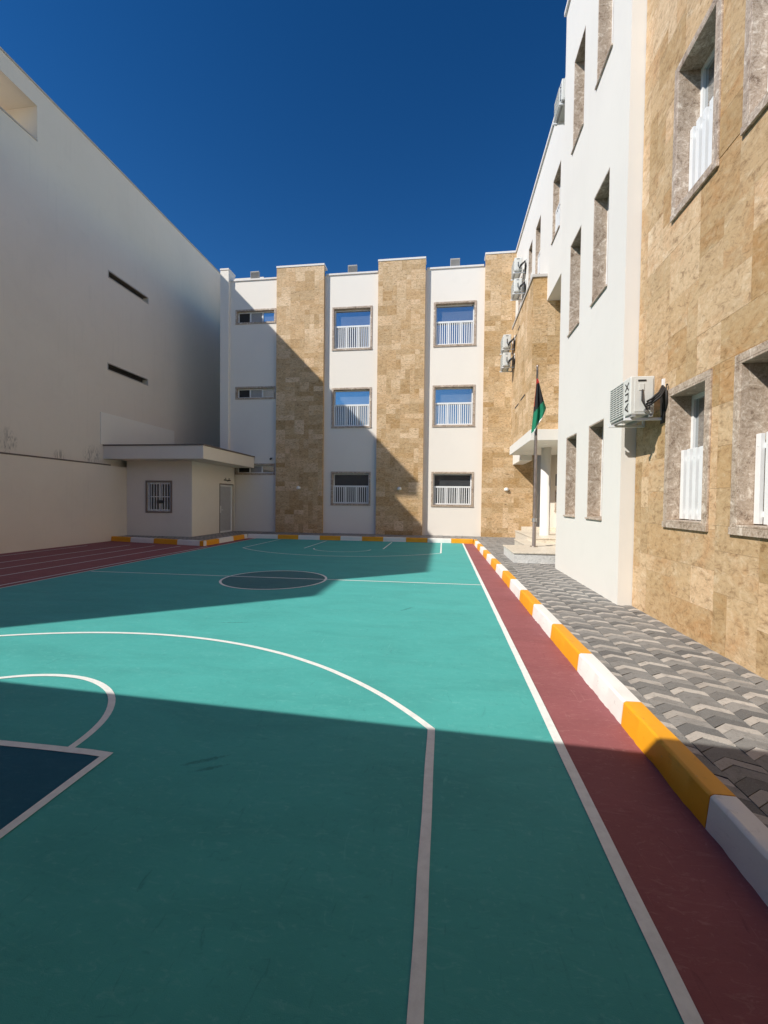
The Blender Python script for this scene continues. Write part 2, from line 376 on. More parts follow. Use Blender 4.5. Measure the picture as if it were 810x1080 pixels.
# ------------------------------------------------------------------ window (frame is the part; surround, pane and railing its sub-parts)
mesh_cache = {}
def cached(key, fn):
    if key not in mesh_cache: mesh_cache[key] = fn()
    return mesh_cache[key]
def mesh_of(mb, name, mat, bevel=0):
    o = mb.build(name, mat); me = o.data; bpy.data.objects.remove(o); return me
def put(name, me, parent, loc=(0, 0, 0), rz=0, bevel=0):
    o = bpy.data.objects.new(name, me); C.objects.link(o); o.parent = parent; o.location = loc; o.rotation_euler = (0, 0, rz)
    if bevel:
        b = o.modifiers.new('edge', 'BEVEL'); b.width = bevel; b.segments = 2; b.limit_method = 'ANGLE'
    return o
def window(bld, at, rz, W, H, D=.28, border=.06, rail=.6, bays=3, picks=5, glass='glass', mull=1, sill=True, ry=.07, pw=.03, proud=False):
    """W, H: the opening in the wall; local x along the wall, y into it, origin at the middle of the sill line"""
    key = (round(W, 3), round(H, 3), D, border, rail, bays, picks, glass, mull, sill, ry, pw, proud)
    def mk():
        t = .022; w = W/2
        s = MB(); pf = -.022
        if border:
            b = border
            s.box((-w-b, pf, 0), (-w, -.001, H)); s.box((w, pf, 0), (w+b, -.001, H)); s.box((-w-b, pf, H), (w+b, -.001, H+b))
            s.box((-w-b-.004, -.032, -b), (w+b+.004, -.001, 0))
        elif sill:
            s.box((-w-.012, -.03, -.03), (w+.012, -.001, -.002))
        fy = pf if border else .002
        s.box((-w+.001, fy, t), (-w+t, D, H-t)); s.box((w-t, fy, t), (w-.001, D, H-t)); s.box((-w+.001, fy, H-t), (w-.001, D, H-.001)); s.box((-w+.001, fy if not border else -.03, .001), (w-.001, D, t))
        wi = w-t-.001; f = MB(); y0, y1 = D-.09, D-.03; fw = .045
        f.box((-wi, y0, t+.001), (-wi+fw, y1, H-t-.001)); f.box((wi-fw, y0, t+.001), (wi, y1, H-t-.001))
        f.box((-wi+fw, y0, H-t-.001-fw), (wi-fw, y1, H-t-.001)); f.box((-wi+fw, y0, t+.001), (wi-fw, y1, t+.001+fw))
        for k in range(mull):
            x = -wi+2*wi*(k+1)/(mull+1); f.box((x-.025, y0-.004, t+.001+fw), (x+.025, y1, H-t-.001-fw))
        p = MB().box((-wi+fw-.01, D-.062, t+fw-.01), (wi-fw+.01, D-.052, H-t-fw+.01))
        r = None
        if rail:
            r = MB(); h = H*rail; z0 = t+.012; a, b = ry, ry+.035
            r.box((-wi+.004, a-.004, h-.07), (wi-.004, b+.004, h)); r.box((-wi+.004, a-.004, z0), (wi-.004, b+.004, z0+.05))
            if proud:
                r = MB(); n_ = picks+1
                r.box((-wi+.004, b, h-.13), (wi-.004, b+.022, h-.08)); r.box((-wi+.004, b, z0+.06), (wi-.004, b+.022, z0+.11))
                for q in range(n_):
                    x = -wi+.006+pw/2+(2*wi-.012-pw)*q/(n_-1); r.box((x-pw/2, a, z0), (x+pw/2, b-.001, h))
                    r.box((x-.006, a-.004, h-.11), (x+.006, a-.0005, h-.098))
            for k in range(bays+1 if not proud else 0):
                x = -wi+.035+(2*wi-.07)*k/bays; r.box((x-.03, a-.002, z0+.05), (x+.03, b+.002, h-.07))
            bw = (2*wi-.07)/bays
            for k in range(bays if not proud else 0):
                for q in range(picks):
                    x = -wi+.035+bw*k+.03+(bw-.06)*(q+.5)/picks; r.box((x-pw/2, a+.004, z0+.05), (x+pw/2, b-.006, h-.07))
        return (mesh_of(s, 'surround', M['marble']), mesh_of(f, 'window', M['alu']), mesh_of(p, 'pane', M[glass]), mesh_of(r, 'railing', M['alu']) if r else None)
    s, f, p, r = cached(key, mk)
    L = bld.location
    o = put('window', f, bld, (at[0]-L.x, at[1]-L.y, at[2]-L.z), rz)
    put('surround', s, o, bevel=.004); put('pane', p, o)
    if r: put('railing', r, o, bevel=.003)
    return o

# ------------------------------------------------------------------ sun, sky, camera
sd = Vector((1, .757, -1.03)).normalized()
SUN, SKY, EXPO = 5.0, .06, .12
w = bpy.data.worlds.new('World'); S.world = w; w.use_nodes = True
nt = w.node_tree; sky = nt.nodes.new('ShaderNodeTexSky'); sky.sky_type = 'NISHITA'; sky.sun_disc = False
sky.sun_elevation = math.asin(-sd.z); sky.sun_rotation = math.atan2(-sd.x, -sd.y) % (2*math.pi)
sky.air_density = 1.0; sky.dust_density = .0; sky.ozone_density = 2.0; sky.altitude = 300
gm = nt.nodes.new('ShaderNodeGamma'); gm.inputs['Gamma'].default_value = 1.4; hs = nt.nodes.new('ShaderNodeHueSaturation'); hs.inputs['Saturation'].default_value = 1.19; hs.inputs['Hue'].default_value = .5005
nt.links.new(sky.outputs['Color'], gm.inputs['Color']); nt.links.new(gm.outputs['Color'], hs.inputs['Color']); nt.links.new(hs.outputs['Color'], nt.nodes['Background'].inputs['Color']); nt.nodes['Background'].inputs['Strength'].default_value = SKY
ld = bpy.data.lights.new('sun', 'SUN'); ld.energy = SUN; ld.angle = R(.53); ld.color = (1, .955, .88)
lo = bpy.data.objects.new('sun', ld); C.objects.link(lo); lo.rotation_euler = sd.to_track_quat('-Z', 'Y').to_euler(); lo.location = (-30, -25, 40)
yaw, pitch, roll = -.136942345, -.023755964, .0118475085
fw = Vector((math.sin(yaw)*math.cos(pitch), math.cos(yaw)*math.cos(pitch), math.sin(pitch))); r0 = Vector((math.cos(yaw), -math.sin(yaw), 0)); u0 = r0.cross(fw)
cr = r0*math.cos(roll)+u0*math.sin(roll); cu = -r0*math.sin(roll)+u0*math.cos(roll)
cd = bpy.data.cameras.new('camera'); cd.sensor_fit = 'VERTICAL'; cd.sensor_height = 36; cd.sensor_width = 27; cd.lens = 454.899728/1080*36; cd.clip_start = .05; cd.clip_end = 2000
co = bpy.data.objects.new('camera', cd); C.objects.link(co)
co.matrix_world = Matrix(((cr.x, cu.x, -fw.x, 0), (cr.y, cu.y, -fw.y, 0), (cr.z, cu.z, -fw.z, 1.55), (0, 0, 0, 1)))
S.camera = co
S.view_settings.view_transform = 'Standard'; S.view_settings.look = 'None'; S.view_settings.exposure = EXPO; S.view_settings.gamma = 1
S.view_settings.use_curve_mapping = False
S.cycles.caustics_reflective = False; S.cycles.max_bounces = 10; S.cycles.diffuse_bounces = 6

# ------------------------------------------------------------------ ground and court
CX = -3.25                       # court axis
KX0, KX1 = 1.275, 1.13           # foot of the kerb along the walk, near and far
def kx(y): return KX0+(KX1-KX0)*(y-1.5)/15.1
PZ, KZ = .15, .17
structure(MB().prism([(-600, -600), (600, -600), (600, 600), (-600, 600)], -.5, -.02).build('ground', M['soil']))
structure(MB().prism([(-12.05, -5.4), (3.2, -5.4), (3.2, 18.3), (-12.05, 18.3)], -.3, 0).build('running_track', M['maroon']))
structure(MB().prism([(-7.44, -1.2), (.79, -1.2), (.77, 16.75), (-7.5, 16.75)], .0, .004, bottom=False).build('court_surface', M['court']))
Z1, Z2, Z3 = .004, .008, .012
def poly_strip(mb, pts, wd, z0=Z1, z1=Z2):
    P = [Vector((x, y, 0)) for x, y in pts]; P = [p for i, p in enumerate(P) if not i or (p-P[i-1]).length > 1e-5]; n = len(mb.v); k = len(P)
    closed = (P[0]-P[-1]).length < 1e-6
    for i, p in enumerate(P):
        d0 = (P[i]-P[i-1]) if i else ((P[0]-P[-2]) if closed else P[1]-P[0]); d1 = (P[i+1]-P[i]) if i < k-1 else ((P[1]-P[0]) if closed else P[-1]-P[-2])
        d0.normalize(); d1.normalize(); n0 = Vector((-d0.y, d0.x, 0)); n1 = Vector((-d1.y, d1.x, 0)); m = (n0+n1).normalized(); m = m/max(.35, m.dot(n0))
        j = noise.noise(p*3.1)*.0035
        a, b = p+m*(wd/2+j), p-m*(wd/2-j*.5)
        mb.v += [(a.x, a.y, z1), (b.x, b.y, z1)]
    for i in range(k-1): mb.face([n+2*i+1, n+2*i+3, n+2*i+2, n+2*i])
    return mb
def seg(a, b, n=24): return [(a[0]+(b[0]-a[0])*i/n, a[1]+(b[1]-a[1])*i/n) for i in range(n+1)]
def line(name, pts_list, wd, z=Z2):
    mb = MB()
    for p in pts_list: poly_strip(mb, p, wd, z1=z)
    return structure(mb.build(name, M['line']))
line('sideline', [seg((.765, -1), (.745, 16.55), 90)], .058)
line('far_side_boundary_line', [seg((-7.38, -1), (-7.5, 16.5), 60)], .035)
line('halfway_line', [seg((-7.36, 8.16), (.72, 8.26), 40)], .04)
circ = [(-3.26+1.0*math.cos(2*math.pi*i/96), 8.06+1.0*math.sin(2*math.pi*i/96)) for i in range(97)]
structure(MB().prism(circ[:-1], Z1, Z1+.002, bottom=False).build('centre_circle_paint', M['slate']))
line('centre_circle_line', [circ], .045, Z2+.002)
def three(y_end, y_c, sag, xl=-6.42, xr=-.06):
    half = (xr-xl)/2; cx = (xl+xr)/2; s = abs(sag); Rr = (half*half+s*s)/(2*s); yc = y_c+(sag-math.copysign(Rr, sag)); a0 = math.asin(half/Rr)
    arc = [(cx+Rr*math.sin(a), yc+math.copysign(Rr, sag)*math.cos(a)) for a in [a0-2*a0*i/72 for i in range(73)]]
    return seg((xr, y_end), (xr, y_c), 40)+arc+seg((xl, y_c), (xl, y_end), 40)
line('near_three_point_line', [three(-.05, 2.92, 1.57)], .05)
line('far_three_point_line', [three(16.5, 13.2, -1.42)], .045)
structure(MB().prism([(-4.5, -.05), (-1.99, -.05), (-1.99, 2.31), (-4.5, 2.31)], Z1, Z1+.002, bottom=False).build('near_key_paint', M['navy']))
line('near_key_line', [seg((-1.985, -.05), (-1.985, 2.31), 20)+seg((-1.985, 2.32), (-4.5, 2.32), 20)[1:]+seg((-4.5, 2.31), (-4.5, -.05), 20)[1:]], .052, Z2+.002)
line('near_free_throw_arc', [[(-3.24+.98*math.cos(a), 2.32+.98*math.sin(a)) for a in [math.pi*i/48 for i in range(49)]]], .048)
line('far_key_line', [seg((-4.48, 16.3), (-4.48, 13.55), 20), seg((-1.93, 16.3), (-1.93, 13.9), 20)], .045)
line('far_free_throw_arc', [[(-3.22+.93*math.cos(a), 13.62-.78*math.sin(a)) for a in [math.pi*i/40 for i in range(41)]]], .04)
line('track_lane_line', [seg((x, -1), (x, y1), 40) for x, y1 in ((-7.68, 13.25), (-8.6, 13.2), (-9.47, 13.1), (-10.36, 13.1), (-11.5, 12.6))], .045, Z1+.001)

# paving behind the kerbs: zigzag pavers, one mesh with a tint per paver
pb = MB(); rp = random.Random(3)
CW, TH, RISE, PK = .245, .092, .072, .42
def clip(poly, planes):
    """keep the part of a convex polygon where nx*x+ny*y >= c for every plane"""
    for nx, ny, c in planes:
        out = []
        for i, p in enumerate(poly):
            q = poly[i-1]; dp = nx*p[0]+ny*p[1]-c; dq = nx*q[0]+ny*q[1]-c
            if (dp >= 0) != (dq >= 0):
                t = dq/(dq-dp); out.append((q[0]+(p[0]-q[0])*t, q[1]+(p[1]-q[1])*t))
            if dp >= 0: out.append(p)
        poly = out
        if len(poly) < 3: return []
    return poly
kn = (KX1-KX0)/15.1
kerbside = (1, -kn, KX0+.139-kn*1.5)                       # right of the kerb's back edge
fbx, fby = -7.9+12.0, 13.38-14.2
ZONES = [[kerbside, (-1, 0, -2.62), (0, 1, -1.9), (0, -1, -9.7)],
         [kerbside, (-1, 0, -4.04), (0, 1, 9.7), (0, -1, -18.21)],
         [(0, 1, 16.6+.138), (0, -1, -18.38), (1, 0, -8.02), (-1, kn, -(KX0+.139-kn*1.5))],
         [(1, 0, -11.99), (-1, 0, 8.035), (0, -1, -15.0), (-fby, fbx, -fby*-12.0+fbx*14.2+.6)],
         [(1, 0, -9.32), (-1, 0, 8.02), (0, 1, 15.0), (0, -1, -18.38)]]
for ci in range(-52, 24):
    xo = ci*CW
    base = ci*.135
    for rj in range(-120, 330):
        kind = (rj-round((base-base % TH)/TH)) % 3
        TK = (.074, .10, .102)[kind]; yo = base % TH + (rj-kind)*TH + (0, .074, .174)[kind]
        if not -2.1 < yo < 18.5: continue
        t = rp.uniform(.70, 1) if kind == 0 else (rp.uniform(0, .45) if kind == 1 else rp.uniform(.18, .66))
        g = .0026; h = rp.uniform(-.0018, .0018); tl = (rp.gauss(0, .012), rp.gauss(0, .012), xo+CW/2, yo+TH)
        pts = [(xo+g, yo+g), (xo+CW*PK, yo+RISE+g), (xo+CW-g, yo+g), (xo+CW-g, yo+TK-g), (xo+CW*PK, yo+RISE+TK-g), (xo+g, yo+TK-g)]
        for quad in ([pts[0], pts[1], pts[4], pts[5]], [pts[1], pts[2], pts[3], pts[4]]):
            for zn in ZONES:
                q = clip(quad, zn)
                if q: pb.prism(q, PZ-.010, PZ+h, t, bottom=False, tilt=tl)
structure(pb.build('paved_walk', M['paver'], attrs=True))
bed = MB()
bed.prism([(kx(-1.89)+.12, -1.89), (4.7, -1.89), (4.7, 18.36), (-7.85, 18.36), (-7.85, 16.72), (kx(16.7)+.12, 16.72)], 0.001, PZ-.008)
bed.prism([(-11.99, 14.3), (-7.98, 13.5), (-7.98, 18.36), (-11.99, 18.36)], .001, PZ-.008)
structure(bed.build('paving_bed', M['joint']))

# kerb blocks --------------------------------------------------------------
ORD = ['first', 'second', 'third', 'fourth', 'fifth', 'sixth', 'seventh', 'eighth', 'ninth', 'tenth', 'eleventh', 'twelfth']
def kerb_block(a, b, col, label, group):
    """a -> b: the foot of the visible face, the kerb lies to the left of that direction"""
    A, B = Vector((*a, 0)), Vector((*b, 0)); L = (B-A).length; d = (B-A)/L; nrm = Vector((-d.y, d.x, 0))
    prof = [(0, 0), (.004, .035), (.016, .155), (.019, .160), (.030, KZ-.002), (.036, KZ), (.13, KZ), (.142, KZ-.012), (.142, 0)]
    mb = MB(); K = 34; g = .003
    for i in range(K+1):
        s_ = g+(L-2*g)*i/K; q = A+d*s_
        for j, (x, z) in enumerate(prof):
            nn = noise.noise((q+Vector((j*3.7, 0, z*5)))*4.3)
            dx = (nn*.008+noise.noise(q*17+Vector((5, 1, 0)))*.007 if j == 0 else nn*.0025); dz = nn*.002 if 2 <= j <= 6 else 0
            v = q+nrm*(x+dx); mb.v.append((v.x, v.y, z+dz))
    m = len(prof)
    for i in range(K):
        for j in range(m-1): mb.face([i*m+j, (i+1)*m+j, (i+1)*m+j+1, i*m+j+1])
    mb.face(list(range(m))); mb.face([K*m+j for j in reversed(range(m))])
    mid = (A+B)/2
    o = mb.build('kerb_block', M['kerby' if col == 'yellow' else 'kerbw'], origin=(mid.x, mid.y, 0), smooth=True)
    o.data.set_sharp_from_angle(angle=R(24))

    return tag(o, label, 'kerb', group)
# along the walk (kerb on the right: go far -> near so that its left side is +X ... built with reversed direction)
ys = [2.23-.975*k for k in range(4, 0, -1)]+[2.23+.975*k for k in range(0, 15)]
ys = [y for y in ys if y < 16.5]+[16.55]
cnt = {'yellow': 0, 'white': 0}
for i in range(len(ys)-1):
    y0, y1 = ys[i], ys[i+1]
    col = 'yellow' if round((y0-2.23)/.975) % 2 == 0 else 'white'
    if y0 < 1.2: lab = f'{col} painted kerb block beside the paved walk, nearest the camera'
    else:
        lab = f'{ORD[cnt[col]]} {col} painted kerb block from the near end along the paved walk'; cnt[col] += 1
    if y1 < 1.0: continue
    kerb_block((kx(y1), y1), (kx(y0), y0), col, lab, 'painted kerb blocks along the paved walk')
# back row, facing the camera
BX = [-7.87, -6.60, -5.74, -4.86, -4.01, -3.15, -2.31, -1.42, -.59, .31, kx(16.6)]
cnt = {'yellow': 0, 'white': 0}
for i in range(len(BX)-1):
    col = 'white' if i % 2 == 0 else 'yellow'
    kerb_block((BX[i], 16.6), (BX[i+1], 16.6), col, f'{ORD[cnt[col]]} {col} painted kerb block from the left below the back building', 'painted kerb blocks below the back building'); cnt[col] += 1
# round the booth: front row and the return towards the back
FB = [(-12.0, 14.2), (-11.08, 14.02), (-10.03, 13.81), (-9.0, 13.6), (-7.9, 13.38)]
for i, (col, lab) in enumerate((('yellow', 'yellow painted kerb block in front of the booth, touching the boundary wall'), ('white', 'white painted kerb block in front of the booth, second from the boundary wall'),
                                ('yellow', 'yellow painted kerb block in front of the booth window'), ('white', 'white painted kerb block in front of the booth corner'))):
    kerb_block(FB[i], FB[i+1], col, lab, 'painted kerb blocks round the booth')
SB = [13.38, 14.38, 15.43, 16.34, 16.62]
for i, (col, lab) in enumerate((('yellow', 'yellow painted kerb block at the corner beside the booth'), ('white', 'white painted kerb block beside the side wall of the booth'),
                                ('yellow', 'yellow painted kerb block in front of the booth door'), ('white', 'short white painted kerb block beyond the booth door in the corner'))):
    kerb_block((-7.9, SB[i]), (-7.88, SB[i+1]), col, lab, 'painted kerb blocks round the booth')

# ------------------------------------------------------------------ back building (travertine pilasters, white bays)
PF, BF = 18.2, 18.37
bb = thing('school_building', 'white three storey block with tan stone pilasters across the back of the court', 'building', (-3.5, 18.4, 0))
hB = []
rowsB = [(1.43, 2.78), (4.78, 6.4), (8.12, 9.86)]
for cx in (-4.01, .35): hB += [(cx-.82, cx+.82, a, b) for a, b in rowsB]
rowsA = [(2.74, 3.14), (6.1, 6.56), (9.43, 9.97)]
hA = [(-9.27, -7.5, a, b) for a, b in rowsA]
mb = MB(); grid_wall(mb, 'y', BF, BF+.4, -9.6, 3.6, .0, 11.28, hB+hA)
mb.box((-9.95, BF+.42, 0), (-9.6, 30, 11.2)); mb.box((-9.6, BF+.42, 10.9), (9, 30, 11.1))
mb.box((3.2, BF+.41, 0), (9, 30, 10.8))
rel(bb, mb).build('wall', M['wall_b'], bb)
cols = [(-7.35, -5.22, 'a'), (-2.87, -.88, 'b'), (1.55, 3.7, 'c')]
for k, (a, b, _) in enumerate(cols):
    mb = MB(); ashlar(mb, 'y', PF, PF+.03, a, b, .12, 11.66, seed=31+k, unit=.205)
    mb.box((a+.006, PF+.022, 0), (b-.006, BF-.001, 11.66), .5, (3, 5, 7))
    rel(bb, mb).build('stone_pilaster', M['trav'], bb, attrs=True)
    mb = MB().box((a-.012, PF-.02, 11.662), (b+.012, BF+.3, 11.745)); rel(bb, mb).build('pilaster_cap', M['capwhite'], bb, bevel=.008)
mb = MB().box((-9.97, PF, 0), (-9.57, BF+.41, 11.72)); rel(bb, mb).build('corner_pilaster', M['wall_b'], bb, bevel=.01)
mb = MB().box((-9.98, PF-.02, 11.722), (-9.56, BF+.44, 11.8)); rel(bb, mb).build('pilaster_cap', M['capwhite'], bb, bevel=.008)
for a, b in ((-9.565, -7.39), (-5.18, -2.91), (-.84, 1.51)):
    mb = MB().box((a, BF-.04, 11.282), (b, BF+.44, 11.36)); rel(bb, mb).build('parapet_coping', M['capwhite'], bb, bevel=.008)
for cx in (-4.01, .35):
    for a, b in rowsB: window(bb, (cx, BF, a), 0, 1.64, b-a, D=.24, border=.06, rail=.6 if a < 5 else .585, bays=3, picks=5, pw=.036, mull=0, glass='glass' if a > 2 else 'glassdark')
for a, b in rowsA:
    window(bb, (-8.385, BF, a), 0, 1.77, b-a, D=.2, border=.055, rail=0, mull=2, glass='glass')
# open sash, screened sash of the slit windows
for o in [o for o in bb.children if o.name.split('.')[0] == 'window' and abs(o.location.x-(-8.385+3.5)) < .01]:
    H = {round(a, 2): b-a for a, b in rowsA}[round(o.location.z, 2)]
    mb = MB().box((-.82, .13, .07), (-.34, .137, H-.07)); mb.build('open_gap', M['darkvoid'], o)
    mb = MB().box((-.24, .13, .07), (.26, .136, H-.07)); mb.build('insect_screen', M['mesh'], o)

# ------------------------------------------------------------------ wing along the walk
sw = thing('school_building', 'tall white and orange stone wing rising along the right of the walk', 'building', (3, 8, 0))
XS, XW, XU, XV = 2.605, 2.42, 2.77, 2.4
def win_rows(yc, w): return [(yc-w/2, yc+w/2, a, b) for a, b in ((1.36, 2.83), (4.92, 6.51), (8.48, 10.1))]
stone_c = [5.1, 3.89, 2.68, .9, -.9, -2.7]
hS = sum((win_rows(c, .72) for c in stone_c), [])
mb = MB(); grid_wall(mb, 'x', XS+.02, XS+.5, -5.4, 6.36, 0, 11.9, hS); rel(sw, mb).build('wall', M['cream'], sw)
mb = MB(); ashlar(mb, 'x', XS, XS+.019, -5.4, 6.355, .12, 11.9, hS, unit=.2, seed=5, sizes=[(3, 2), (2, 2), (3, 3), (2, 3), (4, 3), (1, 2), (3, 2), (2, 1), (4, 2), (1, 3)])
rel(sw, mb).build('stone_cladding', M['travr'], sw, attrs=True)
mb = MB().box((XS-.05, -5.4, 11.9), (XS+.52, 6.34, 11.98)); rel(sw, mb).build('parapet_coping', M['capwhite'], sw)
hW = [(8.42, 9.1, a, b) for a, b in ((1.33, 2.87), (4.9, 6.66), (8.48, 10.22))]+[(7.05, 7.75, a, b) for a, b in ((1.33, 2.87), (4.9, 6.66), (8.48, 10.22))]
mb = MB(); grid_wall(mb, 'x', XW, XW+.5, 6.37, 9.76, 0, 11.85, hW); mb.box((XW+.51, 6.6, 0), (6, 9.76, 11.8))
rel(sw, mb).build('white_pier', M['wall'], sw)
mb = MB().box((XW-.045, 6.33, 11.852), (XW+.55, 9.8, 11.94)); rel(sw, mb).build('parapet_coping', M['capwhite'], sw, bevel=.008)
for c in stone_c:
    for (a, b, z0, z1) in win_rows(c, .72): window(sw, (XS, c, z0), -math.pi/2, .72, z1-z0, D=.3, border=.07, rail=.56, bays=1, picks=5, mull=1, ry=.11, pw=.062, proud=True, glass='glass')
for (a, b, z0, z1) in hW: window(sw, (XW, (a+b)/2, z0), -math.pi/2, b-a, z1-z0, D=.3, border=0, rail=0, mull=0, glass='glassdark', sill=True)
# upper storeys set back over the entrance
hU = [(11.42, 12.2, 8.5, 10.12), (13.68, 14.4, 8.5, 10.25), (14.92, 15.55, 8.5, 10.25), (16.9, 17.6, 8.5, 10.1), (10.1, 10.85, 8.5, 10.12)]
mb = MB(); grid_wall(mb, 'x', XU, XU+.4, 9.762, 18.19, 7.2, 11.64, hU)
mb.box((XU+.41, 9.762, 7.2), (7, 18.19, 7.5)); mb.box((XU+.41, 9.762, 11.3), (7, 18.19, 11.5))
grid_wall(mb, 'x', XU, XU+.4, 16.32, 18.19, 3.12, 7.19)
rel(sw, mb).build('upper_wall', M['wall'], sw)
mb = MB().box((XU-.045, 9.77, 11.642), (XU+.45, 18.15, 11.73)); rel(sw, mb).build('parapet_coping', M['capwhite'], sw)
for (a, b, z0, z1) in hU: window(sw, (XU, (a+b)/2, z0), -math.pi/2, b-a, z1-z0, D=.25, border=0, rail=.5, bays=1, picks=5, pw=.05, mull=0, glass='glass')
# stone volume above the canopy
mb = MB(); ashlar(mb, 'x', XV, XV+.03, 12.68, 16.3, 3.62, 7.86, seed=11, unit=.2); ashlar(mb, 'y', 12.65, 12.68, XV+.002, 4.6, 3.62, 7.86, seed=12, unit=.2)
mb.box((XV+.032, 12.682, 3.62), (4.6, 16.298, 7.855), .5, (9, 2, 4))
rel(sw, mb).build('stone_bay', M['trav'], sw, attrs=True)
mb = MB().box((XV-.035, 12.615, 7.862), (4.6, 16.33, 7.94)); rel(sw, mb).build('bay_coping', M['coping'], sw, bevel=.006)
for y0, y1, z in ((13.62, 14.35, 4.83), (14.75, 15.45, 4.81), (14.75, 15.1, 7.35), (15.35, 15.6, 7.3)):
    mb = MB().box((XV-.012, y0, z), (XV+.005, y1, z+.04)); rel(sw, mb).build('slot_shadow_bar', M['acdark'], sw)  # lower pair are wall slots, upper pair are dark bars standing for cast shadows
# canopy with soffit downlights, porch column, porch walls
mb = MB().box((2.37, 12.5, 3.31), (5.2, 16.34, 3.615)); rel(sw, mb).build('canopy', M['wall'], sw, bevel=.008)
for x, y in ((2.95, 13.35), (3.25, 14.2), (2.8, 15.2)):
    mb = MB().tube([(x, y, 3.3), (x, y, 3.309)], .07, 16); rel(sw, mb).build('downlight', M['lens'], sw)
mb = MB().tube([(3.18, 14.2, .5), (3.18, 14.2, .56), (3.18, 14.2, .561), (3.18, 14.2, 3.31)], [.17, .17, .15, .15], 28); rel(sw, mb).build('porch_column', M['wall'], sw, smooth=True)
mb = MB(); grid_wall(mb, 'x', 4.05, 4.35, 9.762, 18.19, .1, 7.19, [(15.25, 16.45, 1.3, 2.0)])
rel(sw, mb).build('porch_wall', M['cream'], sw)
window(sw, (4.05, 15.85, 1.3), -math.pi/2, 1.2, .7, D=.2, border=.05, rail=.6, bays=2, picks=4, mull=1, glass='glassdark')
mb = MB().box((4.0, 15.5, 2.2), (4.045, 16.35, 2.62)); rel(sw, mb).build('notice_board', M['acdark'], sw, bevel=.006)

# entrance steps and flag plinth
st = thing('entrance_steps', 'beige marble steps under the canopy behind the flagpole', 'steps', (3, 15, PZ))
for x0, y0, y1, z0, z1 in ((2.25, 12.23, 14.1, PZ-.02, .42), (2.62, 12.9, 16.28, PZ-.02, .56)):
    mb = MB().box((x0, y0, z0), (4.04, y1, z1-.03)); rel(st, mb).build('riser', M['step'], st)
    mb = MB().box((x0-.025, y0-.02, z1-.029), (4.04, y1, z1)); rel(st, mb).build('tread', M['step'], st, bevel=.005)
mb = MB().box((2.88, 16.3, PZ-.02), (4.04, 16.62, .69)); rel(st, mb).build('cheek_wall', M['step'], st, bevel=.006)
pl = thing('flag_plinth', 'low pale marble plinth carrying the flagpole beside the white pier', 'plinth', (2.4, 11.3, PZ))
mb = MB().box((1.66, 10.45, PZ-.02), (4.0, 12.19, .37)); rel(pl, mb).build('base', M['marblew'], pl)
mb = MB().box((1.635, 10.425, .372), (4.0, 12.2, .405)); rel(pl, mb).build('slab', M['step'], pl, bevel=.005)
fp = thing('flagpole', 'slim brown metal flagpole standing on the marble plinth', 'flagpole', (2.39, 11.85, .405))
MB().tube([(0, 0, 0), (0, 0, .02), (0, 0, .021), (0, 0, .72), (0, 0, .721), (0, 0, 4.7)], [.1, .1, .05, .048, .04, .026], 16).build('pole', M['pole'], fp, smooth=True)
MB().tube([(0, 0, .66), (0, 0, .76)], .06, 16).build('collar', M['steel'], fp)
MB().tube([(0, 0, 4.7), (0, 0, 4.72), (0, 0, 4.77), (0, 0, 4.79)], [.02, .03, .028, .006], 14).build('finial', M['pole'], fp, smooth=True)
MB().tube([(-.05, -.02, .8), (-.055, -.03, 2.2), (-.04, -.02, 3.4), (-.02, -.03, 4.65)], .006, 6).build('halyard', M['rubber'], fp)
# flag: furled folds hanging down
def flag():
    mb = MB(); nu, nv = 26, 44
    for j in range(nv+1):
        v = j/nv
        wdt = .04+.29*min(1, v*1.45)**.9
        for i in range(nu+1):
            u = i/nu
            ph = u*math.pi*4.2
            x = -.025-.11*v+u*wdt; y = -.06+.035*math.sin(ph+v*1.4)*(.3+v)
            drop = 1.46*v*(1-.42*u**1.3*v) + .012*math.sin(u*9)*v
            mb.v.append((x, y, 4.42-.04*u-drop))
    n = nu+1
    for j in range(nv):
        for i in range(nu):
            v = j/nv+.09*(i/nu)*(j/nv); u = i/nu
            k = 2 if v < .07 or (u < .05 and v < .5) else (0 if v < .6-.12*u else (1 if v < .97 else 3))
            mb.face([j*n+i, j*n+i+1, (j+1)*n+i+1, (j+1)*n+i], mi=k)
    o = mb.build('flag', [M['fblack'], M['fgreen'], M['fred'], M['fwhite']], smooth=True, origin=(0, 0, 0))
    o.location = (2.39, 11.85, .405)
    sm = o.modifiers.new('thick', 'SOLIDIFY'); sm.thickness = .004
    return tag(o, 'limp red, black and green flag hanging from the flagpole', 'flag')
flag()

